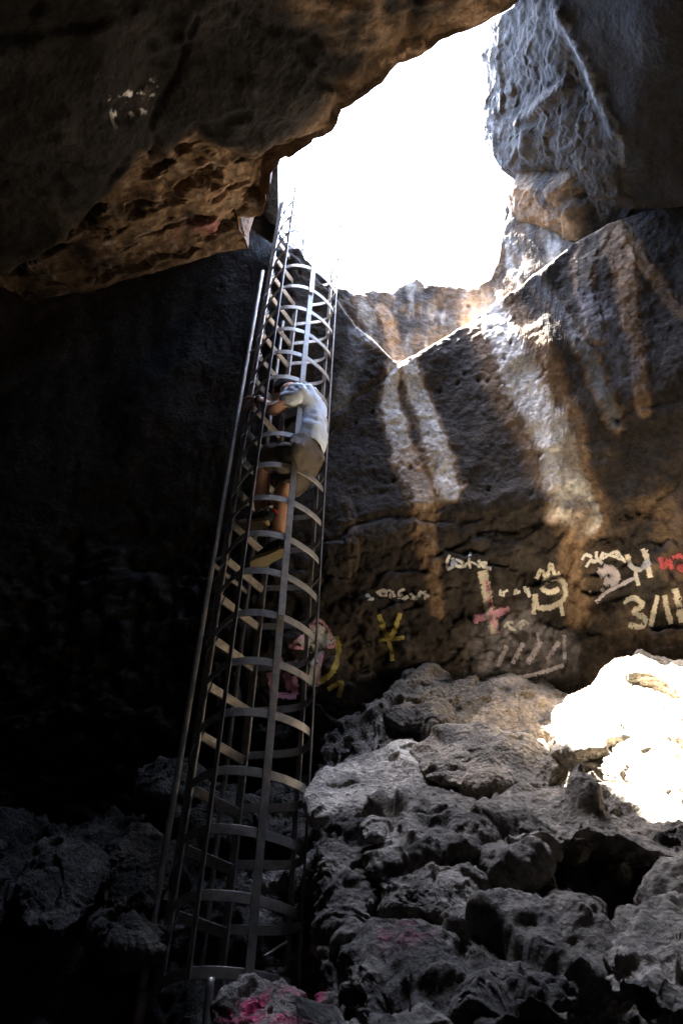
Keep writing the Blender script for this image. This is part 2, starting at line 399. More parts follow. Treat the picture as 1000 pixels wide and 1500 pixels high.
def build_left():
    a = hit_f(LIP, left_z)[:, :2]; b = hit_f(RIM_NEAR, left_z)[:, :2]
    out = np.vstack([[(-4.8, 3.2), (-3.0, 3.0)], a, b, [(2.2, .9), (3.6, .2), (3.6, -3.2), (-4.8, -3.2)]])
    TOPB = [(0, 405), (60, 370), (105, 325), (140, 300), (180, 268), (232, 228), (250, 240), (300, 208), (340, 225), (380, 236), (420, 220), (470, 205)]
    def relief(P, pix, T):
        w = np.stack([fbm(P + 5, 1.7, 4), fbm(P + 9, 1.7, 4)], 1) * 26; q = pix + w * .5
        below = signed_above(q, TOPB)                       # inside the brown band
        band = sstep(-12, 16, below)
        d = .20 * fbm(P + 1, .8, 3) + .06 * fbm(P, 2.6, 4) + .018 * fbm(P, 8, 4, .55) + .02 * fbm(P + 8, 5, 4, .6, ridged=True)
        h = 3.2 * fbm(P * [1, 1.7, 1] + 13, .75, 4, .55); d += .075 * (np.floor(h) + sstep(.25, .75, h - np.floor(h)))
        d -= band * (.16 - .10 * sstep(20, 110, below))
        ang = math.radians(-17); u = (pix[:, 0] * math.cos(ang) + pix[:, 1] * math.sin(ang)); v = (-pix[:, 0] * math.sin(ang) + pix[:, 1] * math.cos(ang))
        S = np.stack([u / 60, v / 19, u * 0], 1)
        bed = fbm(S, 1., 4, .55)
        d -= band * .17 * sstep(.05, .30, bed) ; d += band * .05 * bed
        d += band * .02 * fbm(P, 14, 3, .6)
        for pts, dep, wd in [([(285, 20), (262, 100), (225, 190), (235, 235)], .05, 6), ([(250, 240), (190, 220), (120, 330)], .04, 8), ([(480, 60), (505, 120), (500, 175)], .06, 9), ([(620, 0), (605, 60), (602, 92)], .06, 8), ([(350, 0), (400, 40), (480, 60)], .04, 12)]:
            dd, _ = poly_dist(q, pts); d -= dep * np.exp(-(dd / wd) ** 2)
        d += .16 * np.exp(-(((q[:, 0] - 400) / 90) ** 2 + ((q[:, 1] - 150) / 60) ** 2)) + .12 * sstep(250, 130, q[:, 0]) * sstep(300, 180, q[:, 1])
        return d * np.minimum(1, (1 - T) * 30 + .35)
    def colour(P, pix, T):
        w = np.stack([fbm(P + 5, 1.7, 4), fbm(P + 9, 1.7, 4)], 1) * 26; q = pix + w * .5
        band = sstep(-22, 30, signed_above(q + w * 1.2, TOPB)) * sstep(-250, -20, pix[:, 0] * 1.0)
        n1 = fbm(P, 3.2, 5, .6); n2 = fbm(P + 40, 9, 4, .6)
        band *= sstep(-.75, .05, n1 + .012 * (pix[:, 0] - 60) * .25 + .3 * n2)
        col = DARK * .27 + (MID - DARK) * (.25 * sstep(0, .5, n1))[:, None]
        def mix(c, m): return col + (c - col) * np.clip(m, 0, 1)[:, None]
        far = sstep(40, 330, pix[:, 0])  # tan weakens leftwards: the band's fade into shadow, put into its colour
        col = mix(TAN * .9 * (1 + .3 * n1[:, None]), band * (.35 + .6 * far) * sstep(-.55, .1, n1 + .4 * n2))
        col = mix(PALE * .8, band * .35 * sstep(.1, .5, n2))
        rimd, _ = poly_dist(q, RIM_NEAR)
        top = soft_poly(q, [(310, -60), (430, 10), (490, 60), (590, 110), (760, 20), (740, -80)], 26)
        col = mix(TAN * .75, top * .6 * sstep(-.3, .3, n1)); col = mix(TAN * .8, .55 * sstep(46, 8, rimd))
        chips = soft_poly(q, [(150, 130), (235, 120), (225, 165), (160, 170)], 10) * sstep(.12, .3, fbm(P, 16, 3, .6)); col = mix(PALE, chips)
        pink = soft_poly(q, [(262, 335), (322, 315), (325, 345), (265, 362)], 8) * sstep(-.1, .25, n2); col = mix(np.array([.36, .12, .13]), pink * .6)
        return col
    def back(last, outw): return np.array([0, 0, 1.]) - outw * .12
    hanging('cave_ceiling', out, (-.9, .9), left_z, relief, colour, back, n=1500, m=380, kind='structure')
build_left()
def right_z(x, y): return 5.75 + 1.5 * np.exp(-np.maximum(x - 1.18, -.25) / .38) - .45 * np.maximum(0, x - 1.6) + .12 * (y - 2)
def build_right():
    edge = [(748, 12), (714, 34), (722, 54), (703, 76), (712, 104), (711, 130), (706, 160), (712, 182), (706, 204), (724, 222), (735, 248), (758, 268), (742, 300), (738, 330), (752, 346), (764, 372), (800, 378), (835, 374), (880, 344), (940, 322), (1000, 302)]
    a = hit_f(edge, right_z)[:, :2]
    out = np.vstack([a, [(3.4, 3.0), (4.4, 2.4), (4.4, -1.0), (2.6, -1.0), (1.5, .9)]])
    def relief(P, pix, T):
        rough = sstep(905, 840, pix[:, 0] - .35 * (pix[:, 1] - 150))
        d = .10 * fbm(P + 1, 1.0, 3) + .035 * fbm(P, 2.2, 4, .45) + rough * .6 * (.04 * fbm(P, 5, 4, .5) + .06 * facets(P, 3., .4, .05) + .02 * facets(P + 3, 8., .4, .1) + .012 * (.45 - worley(P + 5, 20.)[0])) + .004 * fbm(P, 15, 3)
        for pts, dep, wd in [([(820, 20), (850, 80), (870, 130), (905, 190)], -.05, 10), ([(760, 180), (790, 150), (820, 130)], -.05, 9), ([(770, 190), (768, 225)], -.05, 7), ([(755, 260), (800, 255), (850, 290)], .05, 9), ([(790, 330), (850, 360)], .07, 12)]:
            dd, _ = poly_dist(pix, pts); d -= dep * np.exp(-(dd / wd) ** 2)
        d += .13 * soft_poly(pix, [(760, 262), (830, 265), (868, 330), (860, 350), (790, 370), (760, 330)], 12)
        return d * np.minimum(1, (1 - T) * 25 + .4)
    def colour(P, pix, T):
        n1 = fbm(P, 3.2, 5, .6); n2 = fbm(P + 40, 9, 4, .6)
        q = pix + np.stack([n1, n2], 1) * 20
        rough = sstep(905, 840, q[:, 0] - .35 * (q[:, 1] - 150))
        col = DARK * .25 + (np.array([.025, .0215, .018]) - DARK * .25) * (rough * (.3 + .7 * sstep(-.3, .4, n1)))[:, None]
        def mix(c, m): return col + (c - col) * np.clip(m, 0, 1)[:, None]
        col = mix(TAN * .6, .75 * soft_poly(q, [(750, 258), (830, 262), (870, 330), (860, 352), (790, 372), (745, 340)], 12) * sstep(-.4, .2, n1))
        dd, _ = poly_dist(q, [(820, 15), (850, 80), (870, 130), (910, 190), (912, 240)]); col = mix(GREY * .6, .5 * sstep(7, 2, dd))
        col = mix(GREY, .6 * sstep(.15, .4, n2) * sstep(750, 720, q[:, 0]))
        return col
    def back(last, outw):
        v = last / np.linalg.norm(last, axis=1)[:, None]; b = v - outw * .3; return b / np.linalg.norm(b, axis=1)[:, None]
    hanging('rock_pillar', out, (2.1, 1.7), right_z, relief, colour, back, n=1100, m=300, jag=.03, kind='structure')
build_right()

# ------------------------------------------------------------------ outer shell: the rest of the cave and the land above
def build_shell():
    hole = np.array([(-.66, 1.8), (-.64, 2.7), (-.66, 3.4), (-.9, 6.0), (-.4, 6.3), (.8, 6.4), (2.6, 6.2), (3.1, 4.6), (2.9, 2.4), (1.9, .6), (.8, .3), (-.3, .9)])
    H = dense(hole, 160); c = H.mean(0); n = 160
    ring = []
    for k, s in enumerate([1.0, 1.0, 1.3, 1.8, 3, 8, 30, 120]):
        xy = c + (H - c) * s; z = 6.45 if k == 0 else 6.75 + .25 * (k > 1) + .15 * fbm(np.stack([xy[:, 0], xy[:, 1], xy[:, 0] * 0], 1), .7, 3)
        ring.append(np.column_stack([xy, np.broadcast_to(z, (n,))]))
    G = np.stack(ring, 1); P = G.reshape(-1, 3)
    col = np.broadcast_to(np.array([.22, .16, .10]), P.shape)
    link('ground', np_mesh('ground', P, grid_quads(n, 8, True), col=col), mat=ROCK, kind='structure')
    # side walls of the cave out of the picture, from the land surface down to the floor
    path = dense([(-4.4, 6.0), (-4.7, 3.0), (-4.6, -2.5), (-2.5, -3.6), (2, -3.6), (4.1, -2.5), (4.1, 3.6), (3.2, 5.2)], 260)
    zz = np.linspace(-2.0, 8.3, 110); G = np.concatenate([np.repeat(path[:, None], 110, 1), np.broadcast_to(zz[None, :, None], (260, 110, 1))], 2)
    P = G.reshape(-1, 3); ctr = np.array([0, 1.0, 0]); o = (P - ctr) * [1, 1, 0]; o /= np.linalg.norm(o, axis=1)[:, None]
    P = P + o * (.35 * fbm(P, .7, 4) + .12 * fbm(P, 2.2, 4))[:, None]
    n1 = fbm(P, 1.5, 4); col = DARK * .7 + (MID - DARK) * (.4 * sstep(0, .5, n1))[:, None]
    link('cave_wall', np_mesh('cave_wall_sides', P, grid_quads(260, 110, True), col=np.clip(col, .004, .5)), mat=ROCK, kind='structure')
build_shell()

# ------------------------------------------------------------------ cave floor: a steep pile of rubble
def floor_z(x, y):
    r = np.interp(y, [-4, .9, 1.5, 2.0, 2.4, 3.0, 3.4, 4.0, 4.6, 5.5], [-1.3, -1.1, -.65, -.05, .42, .98, 1.28, 1.92, 2.55, 2.8])
    l = np.interp(y, [-4, 1.0, 2.0, 2.7, 3.15, 3.45, 4.0, 4.8, 5.5], [-1.4, -1.2, -.9, -.3, .1, .78, 1.12, 1.6, 1.9])
    m = sstep(-.35, .35, x); return l + (r - l) * m - .62 * np.exp(-((x + .5) / .5) ** 4 - ((y - 3.12) / .42) ** 4)
def build_floor():
    xs = np.concatenate([np.linspace(-4.6, -2.2, 50, endpoint=False), np.linspace(-2.2, 2.4, 420, endpoint=False), np.linspace(2.4, 4.4, 45)])
    ys = np.concatenate([np.linspace(-3.8, 1.2, 50, endpoint=False), np.linspace(1.2, 4.9, 430), np.linspace(4.95, 6.2, 12)])
    nu, nv = len(xs), len(ys); X = np.repeat(xs, nv); Y = np.tile(ys, nu); P = np.stack([X, Y, floor_z(X, Y)], 1)
    e = .06; gx = (floor_z(X + e, Y) - floor_z(X - e, Y)) / (2 * e); gy = (floor_z(X, Y + e) - floor_z(X, Y - e)) / (2 * e)
    nr = np.stack([-gx, -gy, np.ones_like(X)], 1); nr /= np.linalg.norm(nr, axis=1)[:, None]
    w1, w2 = worley(P, 3.3); w3, w4 = worley(P + 7, 8.)
    d = -.03 + .12 * fbm(P, 1.3, 3) + .0 + .10 * facets(P, 2.0, .45, .06) + .04 * facets(P + 4, 6.0, .5, .06) + .02 * facets(P + 9, 15., .5, .05) + .05 * (.5 - w3) + .06 * fbm(P, 7, 4, .6) + .02 * (.45 - worley(P + 3, 20.)[0])
    P2 = P + nr * d[:, None]
    n1 = fbm(P, 3, 5, .6); n2 = fbm(P + 30, 10, 4, .6)
    c0 = np.array([.10, .09, .078]); c1 = np.array([.29, .255, .215])
    col = c0 + (c1 - c0) * sstep(-.35, .4, n1 + .4 * n2)[:, None]
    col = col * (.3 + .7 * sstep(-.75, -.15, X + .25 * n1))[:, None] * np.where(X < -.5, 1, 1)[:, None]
    pix = proj(P2)
    tan = soft_poly(pix + np.stack([n1, n2], 1) * 30, [(600, 1000), (850, 960), (860, 1120), (640, 1130)], 40); col = col + (np.array([.34, .27, .19]) - col) * (tan * .7)[:, None]
    for poly in ([(430, 1320), (462, 1330), (462, 1430), (432, 1420)], [(320, 1465), (380, 1448), (470, 1470), (470, 1510), (320, 1510)]):
        m = soft_poly(pix + np.stack([n1, n2], 1) * 30, poly, 10) * sstep(-.2, .2, n2); col = col + (np.array([.55, .03, .12]) - col) * (m * .9)[:, None]
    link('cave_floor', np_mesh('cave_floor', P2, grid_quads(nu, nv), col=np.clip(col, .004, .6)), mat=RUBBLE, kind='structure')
build_floor()

# ------------------------------------------------------------------ boulders
def boulder(outline, centre, depth, bulge, tilt, label, lum=1., tint=None, amp=1., back=.3, n=300, seed=0, paint=None, flat=0., group='boulders heaped on the cave floor'):
    bulge *= 1.05
    """outline traced round the boulder; depth = distance along +y of its middle; tilt = metres further per 100 px upwards"""
    O = dense(outline, n); c = np.asarray(centre, float); m = 90
    tf = np.sin(np.linspace(0, math.pi / 2, m)); tb = np.sin(np.linspace(math.pi / 2, 0, 34))[1:]
    rows = []
    for t, s in [(t, 1) for t in tf] + [(t, -1) for t in tb]:
        q = c + (O - c) * t; prof = (1 - t ** (2 + flat)) ** .5 if s > 0 else -back / max(bulge, .01) * (1 - t * t) ** .5
        y = depth - bulge * prof + tilt * (c[1] - q[:, 1]) / 100
        r = rays(q); rows.append(r / r[:, 1:2] * y[:, None])
    G = np.stack(rows, 1); mm = G.shape[1]; P = G.reshape(-1, 3)
    Np = grid_normals(P, n, mm, True); ctr = P.mean(0)
    if ((P - ctr) * Np).sum(1).mean() < 0: Np = -Np
    S = P + seed * 3.17
    w1, _ = worley(S, 5.); w3, _ = worley(S + 7, 13.)
    d = amp * (.055 * fbm(S, 2.6, 3) + .10 * facets(S, 1.9, .35, .05) + .034 * facets(S + 5, 5.2, .45, .05) + .009 * facets(S + 9, 14., .5, .05) + .006 * (.45 - worley(S + 21, 22.)[0]) + .025 * (.5 - w1) + .034 * fbm(S, 6.5, 4, .5) + .008 * (.45 - worley(S + 11, 30.)[0]) + .008 * fbm(S, 34, 3, .6))
    tcol = np.concatenate([tf, tb]); fade = np.tile(np.where(tcol < .06, tcol / .06, 1), n)
    V = P + Np * (d * fade)[:, None]
    n1 = fbm(S, 4, 5, .6); n2 = fbm(S + 30, 12, 4, .6)
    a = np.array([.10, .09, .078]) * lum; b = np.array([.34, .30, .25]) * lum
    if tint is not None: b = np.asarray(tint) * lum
    col = a + (b - a) * sstep(-.4, .4, n1 + .4 * n2)[:, None]
    if paint is not None:
        pc, poly = paint; pm = soft_poly(proj(V) + np.stack([n1, n2], 1) * 22, poly, 10) * sstep(-.25, .2, n2); col = col + (np.asarray(pc) - col) * (pm * .85)[:, None]
    base = np.array([ctr[0], ctr[1], V[:, 2].min()])
    me = np_mesh('boulder', V - base, grid_quads(n, mm, True), col=np.clip(col, .004, .6))
    o = link('boulder', me, mat=RUBBLE, label=label, category='boulder', group=group); o.location = base
    return o
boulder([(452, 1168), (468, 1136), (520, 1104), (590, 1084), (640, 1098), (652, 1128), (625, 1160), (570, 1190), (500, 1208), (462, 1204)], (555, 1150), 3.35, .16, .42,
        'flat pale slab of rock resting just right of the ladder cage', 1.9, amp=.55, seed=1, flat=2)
boulder([(560, 1030), (600, 985), (650, 968), (700, 985), (740, 1010), (720, 1055), (650, 1080), (580, 1065)], (650, 1025), 4.02, .12, .55,
        'rugged brown rock under the yellow painted mark at the wall foot', .95, (.22, .18, .135), seed=2)
boulder([(670, 1040), (740, 995), (800, 1000), (845, 1025), (855, 1085), (790, 1105), (700, 1095)], (770, 1050), 3.9, .12, .55,
        'low brown rock between the graffiti and the sunlit boulder', 1.55, (.25, .195, .14), seed=3, amp=.8)
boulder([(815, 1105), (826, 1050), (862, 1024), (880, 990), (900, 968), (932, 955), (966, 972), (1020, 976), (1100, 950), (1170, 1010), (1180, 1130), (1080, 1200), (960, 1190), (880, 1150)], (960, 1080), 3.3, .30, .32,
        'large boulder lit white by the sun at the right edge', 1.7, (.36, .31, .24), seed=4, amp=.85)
boulder([(540, 1215), (560, 1190), (640, 1180), (720, 1195), (735, 1260), (715, 1330), (650, 1360), (560, 1340), (530, 1280)], (635, 1265), 2.55, .26, .30,
        'rough grey boulder with a shadowed front, below the flat pale slab', 1., seed=5)
boulder([(690, 1200), (720, 1160), (790, 1142), (880, 1150), (960, 1180), (1060, 1190), (1080, 1290), (1000, 1280), (930, 1262), (860, 1250), (800, 1270), (730, 1300), (690, 1260)], (850, 1205), 2.75, .30, .34,
        'wide dark rock overhanging a black hollow below the sunlit boulder', .9, seed=6)
boulder([(870, 1400), (900, 1345), (960, 1310), (1040, 1290), (1120, 1350), (1120, 1480), (1020, 1520), (900, 1480)], (990, 1400), 2.0, .24, .3,
        'rounded grey boulder in the bottom right corner', 1.1, seed=7)
boulder([(640, 1330), (700, 1290), (780, 1280), (870, 1330), (890, 1420), (850, 1520), (720, 1540), (650, 1460)], (760, 1410), 2.1, .24, .28,
        'dark craggy boulder in the foreground beside the rounded grey boulder', .75, seed=8)
boulder([(505, 1400), (540, 1365), (600, 1352), (670, 1370), (700, 1430), (690, 1540), (540, 1560), (505, 1480)], (600, 1450), 2.05, .22, .26,
        'dark boulder with faint pink paint on its top', .85, seed=9, paint=((.20, .08, .10), [(550, 1365), (610, 1352), (640, 1372), (600, 1390), (555, 1392)]))
boulder([(532, 1210), (545, 1200), (568, 1206), (572, 1226), (552, 1236), (533, 1230)], (551, 1217), 2.5, .06, .2,
        'small block of rock perched at the edge of the pale slab', 1.1, amp=.35, seed=10, n=140)
boulder([(600, 1100), (640, 1072), (710, 1062), (790, 1085), (830, 1120), (800, 1160), (700, 1165), (620, 1140)], (715, 1115), 3.3, .16, .5,
        'sandy sloping rock left of the sunlit boulder', 1.7, (.27, .225, .17), seed=11, amp=.7)
boulder([(460, 1240), (500, 1205), (545, 1235), (548, 1330), (520, 1400), (470, 1390), (455, 1310)], (502, 1300), 2.6, .2, .3,
        'narrow dark rock standing close beside the ladder cage', .8, seed=12)
boulder([(450, 1450), (490, 1400), (530, 1420), (540, 1540), (440, 1560)], (492, 1480), 2.1, .16, .25,
        'low dark rock in front of the foot of the ladder cage', .8, seed=13, paint=((.5, .04, .12), [(420, 1455), (470, 1450), (475, 1500), (420, 1500)]))
boulder([(320, 1500), (330, 1462), (380, 1448), (430, 1452), (465, 1470), (470, 1530), (400, 1560), (325, 1550)], (395, 1500), 2.55, .14, .3,
        'rock sprayed with pink paint under the bottom hoop of the ladder', .8, seed=14, paint=((.62, .03, .14), [(320, 1478), (380, 1462), (430, 1448), (470, 1466), (470, 1500), (320, 1502)]))
LEFT = [([(20, 1300), (60, 1240), (120, 1225), (160, 1260), (150, 1330), (90, 1370), (30, 1360)], (90, 1295), 3.05, 'lumpy grey rock at the far left of the rubble slope'),
        ([(140, 1290), (160, 1235), (215, 1215), (255, 1250), (250, 1320), (200, 1350), (150, 1340)], (200, 1280), 3.1, 'lumpy grey rock just left of the outer ladder pole'),
        ([(150, 1370), (190, 1325), (250, 1318), (270, 1360), (230, 1395), (170, 1400)], (210, 1358), 2.95, 'low grey rock at the lip of the black hollow left of the ladder'),
        ([(255, 1190), (290, 1150), (345, 1150), (375, 1190), (345, 1240), (280, 1240)], (315, 1195), 3.7, 'rough grey rock seen through the rungs of the ladder'),
        ([(365, 1190), (400, 1160), (450, 1165), (470, 1200), (440, 1235), (385, 1235)], (418, 1200), 3.6, 'rough grey rock behind the cage hoops, left of the pale slab'),
        ([(200, 1150), (235, 1110), (285, 1105), (300, 1140), (265, 1170), (215, 1175)], (250, 1140), 3.9, 'dim rock high on the rubble behind the outer ladder pole')]
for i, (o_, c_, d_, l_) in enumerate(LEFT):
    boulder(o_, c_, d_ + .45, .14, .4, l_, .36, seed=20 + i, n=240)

# loose rubble filling the gaps of the slope
def build_rubble():
    bm = bmesh.new(); bmesh.ops.create_icosphere(bm, subdivisions=2, radius=1); B = np.array([v.co[:] for v in bm.verts]); T0 = np.array([[v.index for v in f.verts] for f in bm.faces]); bm.free()
    fl = bpy.data.objects['cave_floor'].data; n = len(fl.vertices); fv = np.empty(n * 3, np.float32); fl.vertices.foreach_get('co', fv); fv = fv.reshape(-1, 3).astype(float)
    ok = np.where((fv[:, 1] > 1.3) & (fv[:, 1] < 4.4) & (np.abs(fv[:, 0]) < 2.3))[0]
    pick = RNG.choice(ok, 900, replace=False); V = []; T = []; Cc = []
    for i, k in enumerate(pick):
        sz = .012 + .055 * RNG.random() ** 3; sc = sz * RNG.uniform(.6, 1.3, 3); R3 = np.linalg.qr(RNG.normal(size=(3, 3)))[0]
        p = B * (1 + .55 * facets(B * .9 + i * 5.1, 1.3)[:, None] + .25 * fbm(B + i * 3.3, 2., 2)[:, None])
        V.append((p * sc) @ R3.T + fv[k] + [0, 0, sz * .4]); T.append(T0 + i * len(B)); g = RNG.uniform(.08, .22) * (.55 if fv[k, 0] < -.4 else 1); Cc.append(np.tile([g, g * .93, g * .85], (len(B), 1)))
    me = np_mesh('rubble', np.concatenate(V), np.zeros((0, 4), int), smooth=False, col=np.concatenate(Cc), tris=np.concatenate(T))
    link('rubble', me, mat=RUBBLE, kind='stuff', label='small loose stones scattered over the rubble slope', category='rubble')
build_rubble()

# ------------------------------------------------------------------ caged ladder
def bend(p):
    """the ladder leans a little towards the hole and bows slightly"""
    p = np.atleast_2d(np.asarray(p, float)).copy(); k = p[:, 2] - 2.99
    p[:, 1] -= .047 * k; p[:, 0] += .006 * k - .012 * np.cos(np.clip((p[:, 2] - 3.2) / 3.4, -1, 1) * math.pi / 2) + .006
    return p
LR = np.array([-.629, 3.181]); RR = np.array([-.436, 3.478]); B2 = np.array([-.486, 2.986]); B3 = np.array([-.276, 3.0]); RB = np.array([-.107, 3.195]); BB = np.array([-.165, 3.415])
ez = np.array([0, 0, 1.]); rung_d = (RR - LR) / np.linalg.norm(RR - LR); nrm2 = np.array([rung_d[1], -rung_d[0]])
LAD = bpy.data.objects.new('caged_ladder', None); C.objects.link(LAD); LAD.location = (0, 0, 0)
LAD['label'] = 'tall steel ladder inside a hooped safety cage rising to the sky hole'; LAD['category'] = 'ladder'
def vbar(name, xy, z0, z1, w, t, mat, face):
    zs = np.linspace(z0, z1, 26); pts = bend(np.column_stack([np.full(26, xy[0]), np.full(26, xy[1]), zs]))
    return link(name, strap_mesh(name, pts, (face[0], face[1], 0), w, t), LAD, mat)
Z0, DZ, NH = .49, .25, 24
ZT = Z0 + DZ * (NH - 1); ZC = Z0 + DZ * 23
vbar('rail', LR, Z0 - .03, ZT + .08, .046, .014, STEEL, nrm2); vbar('rail', RR, Z0 - .03, ZT + .08, .046, .014, STEEL, nrm2)
for xy, c in ((B2, (-.8, -.6)), (B3, (.35, -.94)), (RB, (1, .2)), (BB, (.7, .7))):
    c = np.array(c) / np.linalg.norm(c); tang = np.array([-c[1], c[0]])
    vbar('cage_bar', xy + c * .008, Z0 - .02, ZC + .03, .035, .007, STEEL, tang)
def catmull(pts, n):
    P = np.asarray(pts, float); out = []
    for i in range(1, len(P) - 2):
        for t in np.linspace(0, 1, n, endpoint=False):
            a, b, c, d = P[i - 1:i + 3]; out.append(.5 * (2 * b + (c - a) * t + (2 * a - 5 * b + 4 * c - d) * t * t + (3 * b - a - 3 * c + d) * t ** 3))
    out.append(P[-2]); return np.array(out)
hoop_xy = catmull([LR + (-.05, .12), LR, B2, B3, RB, BB, RR, RR + (-.12, .05)], 9)
RNGL = random.Random(3)
for k in range(NH):
    z = Z0 + DZ * k
    jit = RNGL.uniform(-.006, .006)
    if k <= 23:
        pts = np.column_stack([hoop_xy, np.full(len(hoop_xy), z + jit) + .01 * np.sin(np.linspace(0, 5, len(hoop_xy)) + k)])
        link('hoop', strap_mesh('hoop', bend(pts), ez, .040, .006), LAD, STEEL)
    if k >= 1:
        a = np.append(LR, z - .015); b = np.append(RR, z - .015 + RNGL.uniform(-.004, .004))
        pts = a + (b - a) * np.linspace(0, 1, 6)[:, None]
        link('rung', strap_mesh('rung', bend(pts), (0.25 * nrm2[0], .25 * nrm2[1], 1), .046, .014), LAD, RUNGM)
away = -nrm2
PL = LR + away * .085; PR = RR + away * .085 - rung_d * .03
def pole(xy, z0, z1, r, mat=STEEL, name='pole'):
    p = bend(np.column_stack([np.full(20, xy[0]), np.full(20, xy[1]), np.linspace(z0, z1, 20)])); return link(name, tube_mesh(name, p, r, 12), LAD, mat)
pole(PL, Z0 - .06, 5.32, .015); pole(PR, Z0 - .06, 5.05, .013)
zb = 2.47
link('crossbar', strap_mesh('crossbar', bend(np.linspace(np.append(PL, zb), np.append(PR, zb), 5)), ez, .03, .012), LAD, RUNGM)
for zb2 in (2.49, 4.3):
    link('bracket', strap_mesh('bracket', bend(np.linspace(np.append(PL, zb2), np.append(LR, zb2), 4)), ez, .025, .008), LAD, STEEL)
pole(PL + (.004, 0), .05, Z0 - .02, .022, STEEL, 'post')
p_ = at_y(306, 1462, 3.02); pole(p_[:2] - bend([[0, 0, .3]])[0][:2] , -.1, .47, .014, STEEL, 'post')
a_ = at_y(386, 1402, 3.2); b_ = at_y(420, 1380, 3.35); link('brace', tube_mesh('brace', np.linspace(a_, b_, 4), .006, 8), LAD, STEEL)
for zb3 in (2.06, 4.75):
    q = bend([[B3[0] + .006, B3[1] - .017, zb3]])[0]; bm = bmesh.new(); box_bm(bm, .034, .006, .13, Matrix.Translation(q) @ Matrix.Rotation(.35, 4, 'Z')); me = bpy.data.meshes.new('splice_plate'); bm.to_mesh(me); bm.free(); link('splice_plate', me, LAD, STEEL)
# black cord wound round the left rail
zz = np.linspace(.62, 5.4, 420); ph = zz * 2 * math.pi / .25
cx = LR[0] + nrm2[0] * .016 + .024 * np.cos(ph) * rung_d[0] - .016 * np.clip(np.sin(ph), -.2, 1) * rung_d[0] * 1.6
cy = LR[1] + nrm2[1] * .016 + .024 * np.cos(ph) * rung_d[1] + .0 * zz
cb = bend(np.column_stack([cx + .012 * np.sin(ph * .5), cy, zz]))
q0 = at_y(235, 1352, 3.0); lead = np.array([at_y(232, 1350, 2.98), at_y(262, 1335, 3.0), at_y(290, 1318, 3.02), at_y(300, 1290, 3.05), at_y(285, 1262, 3.1)])
cord = link('cord', tube_mesh('cord', cb, .0045, 6), mat=CABLE, label='thin black cord wound up the left rail of the ladder', category='cord')

# ------------------------------------------------------------------ climber
def skin_mesh(name, pts, edges, radii, levels=2, root=0):
    me = bpy.data.meshes.new(name); me.from_pydata([tuple(p) for p in pts], edges, []); me.update()
    o = bpy.data.objects.new(name, me); C.objects.link(o)
    sk = o.modifiers.new('s', 'SKIN'); sk.use_smooth_shade = True
    for i, r in enumerate(radii):
        d = me.skin_vertices[0].data[i]; d.radius = (r, r) if np.isscalar(r) else r; d.use_root = (i == root)
    if levels: su = o.modifiers.new('u', 'SUBSURF'); su.levels = levels; su.render_levels = levels
    dg = bpy.context.evaluated_depsgraph_get(); dg.update()
    out = bpy.data.meshes.new_from_object(o.evaluated_get(dg)); out.name = name
    bpy.data.objects.remove(o); bpy.data.meshes.remove(me)
    for p in out.polygons: p.use_smooth = True
    return out
def crumple(me, amp, freq, seed=0.):
    n = len(me.vertices); v = np.empty(n * 3, np.float32); me.vertices.foreach_get('co', v); v = v.reshape(-1, 3).astype(float)
    nn = np.empty(n * 3, np.float32); me.vertices.foreach_get('normal', nn); nn = nn.reshape(-1, 3)
    v = v + nn * (amp * fbm(v + seed, freq, 3, .5, ridged=True))[:, None]; me.vertices.foreach_set('co', v.astype(np.float32).ravel()); me.update()
    return me
def cut(me, co, no, near, dist):
    """open the end of a sleeve or trouser leg"""
    bm = bmesh.new(); bm.from_mesh(me)
    fs = [f for f in bm.faces if (f.calc_center_median() - Vector(near)).length < dist]
    g = set(fs); 
    for f in fs: g.update(f.edges); g.update(f.verts)
    bmesh.ops.bisect_plane(bm, geom=list(g), plane_co=co, plane_no=no, clear_outer=True)
    bm.to_mesh(me); bm.free(); me.update(); return me
J = dict(pelvis=at_y(446, 660, 3.10), hipL=at_y(432, 670, 3.02), hipR=at_y(452, 676, 3.18), waist=at_y(450, 635, 3.11), chest=at_y(447, 600, 3.10), neck=at_y(436, 572, 3.10),
         shL=at_y(432, 580, 2.98), shR=at_y(452, 582, 3.22), elL=at_y(400, 602, 2.97), haL=at_y(377, 584, 3.09), elR=at_y(428, 606, 3.34), haR=at_y(420, 580, 3.42),
         knL=at_y(386, 672, 3.14), anL=at_y(381, 757, 3.24), knR=at_y(413, 722, 3.17), anR=at_y(406, 792, 3.23), head=at_y(417, 575, 3.24), crown=at_y(411, 556, 3.19))
PER = bpy.data.objects.new('person', None); C.objects.link(PER)
PER['label'] = 'climber in white shirt, khaki shorts and black shoes inside the ladder cage'; PER['category'] = 'person'
def mid(a, b, t): return a + (b - a) * t
pts = [J['pelvis'], J['waist'], J['chest'], J['neck'], J['head'], J['shL'], J['elL'], J['haL'], J['shR'], J['elR'], J['haR'], J['hipL'], J['knL'], mid(J['knL'], J['anL'], .35), J['anL'], J['hipR'], J['knR'], mid(J['knR'], J['anR'], .35), J['anR'], mid(J['elL'], J['haL'], .4)]
edges = [(0, 1), (1, 2), (2, 3), (3, 4), (2, 5), (5, 6), (6, 19), (19, 7), (2, 8), (8, 9), (9, 10), (0, 11), (11, 12), (12, 13), (13, 14), (0, 15), (15, 16), (16, 17), (17, 18)]
rad = [.08, .07, .08, .048, .085, .058, .042, .026, .058, .042, .027, .085, .058, .056, .036, .085, .058, .056, .036, .040]
link('body', skin_mesh('body', pts, edges, rad), PER, SKIN)
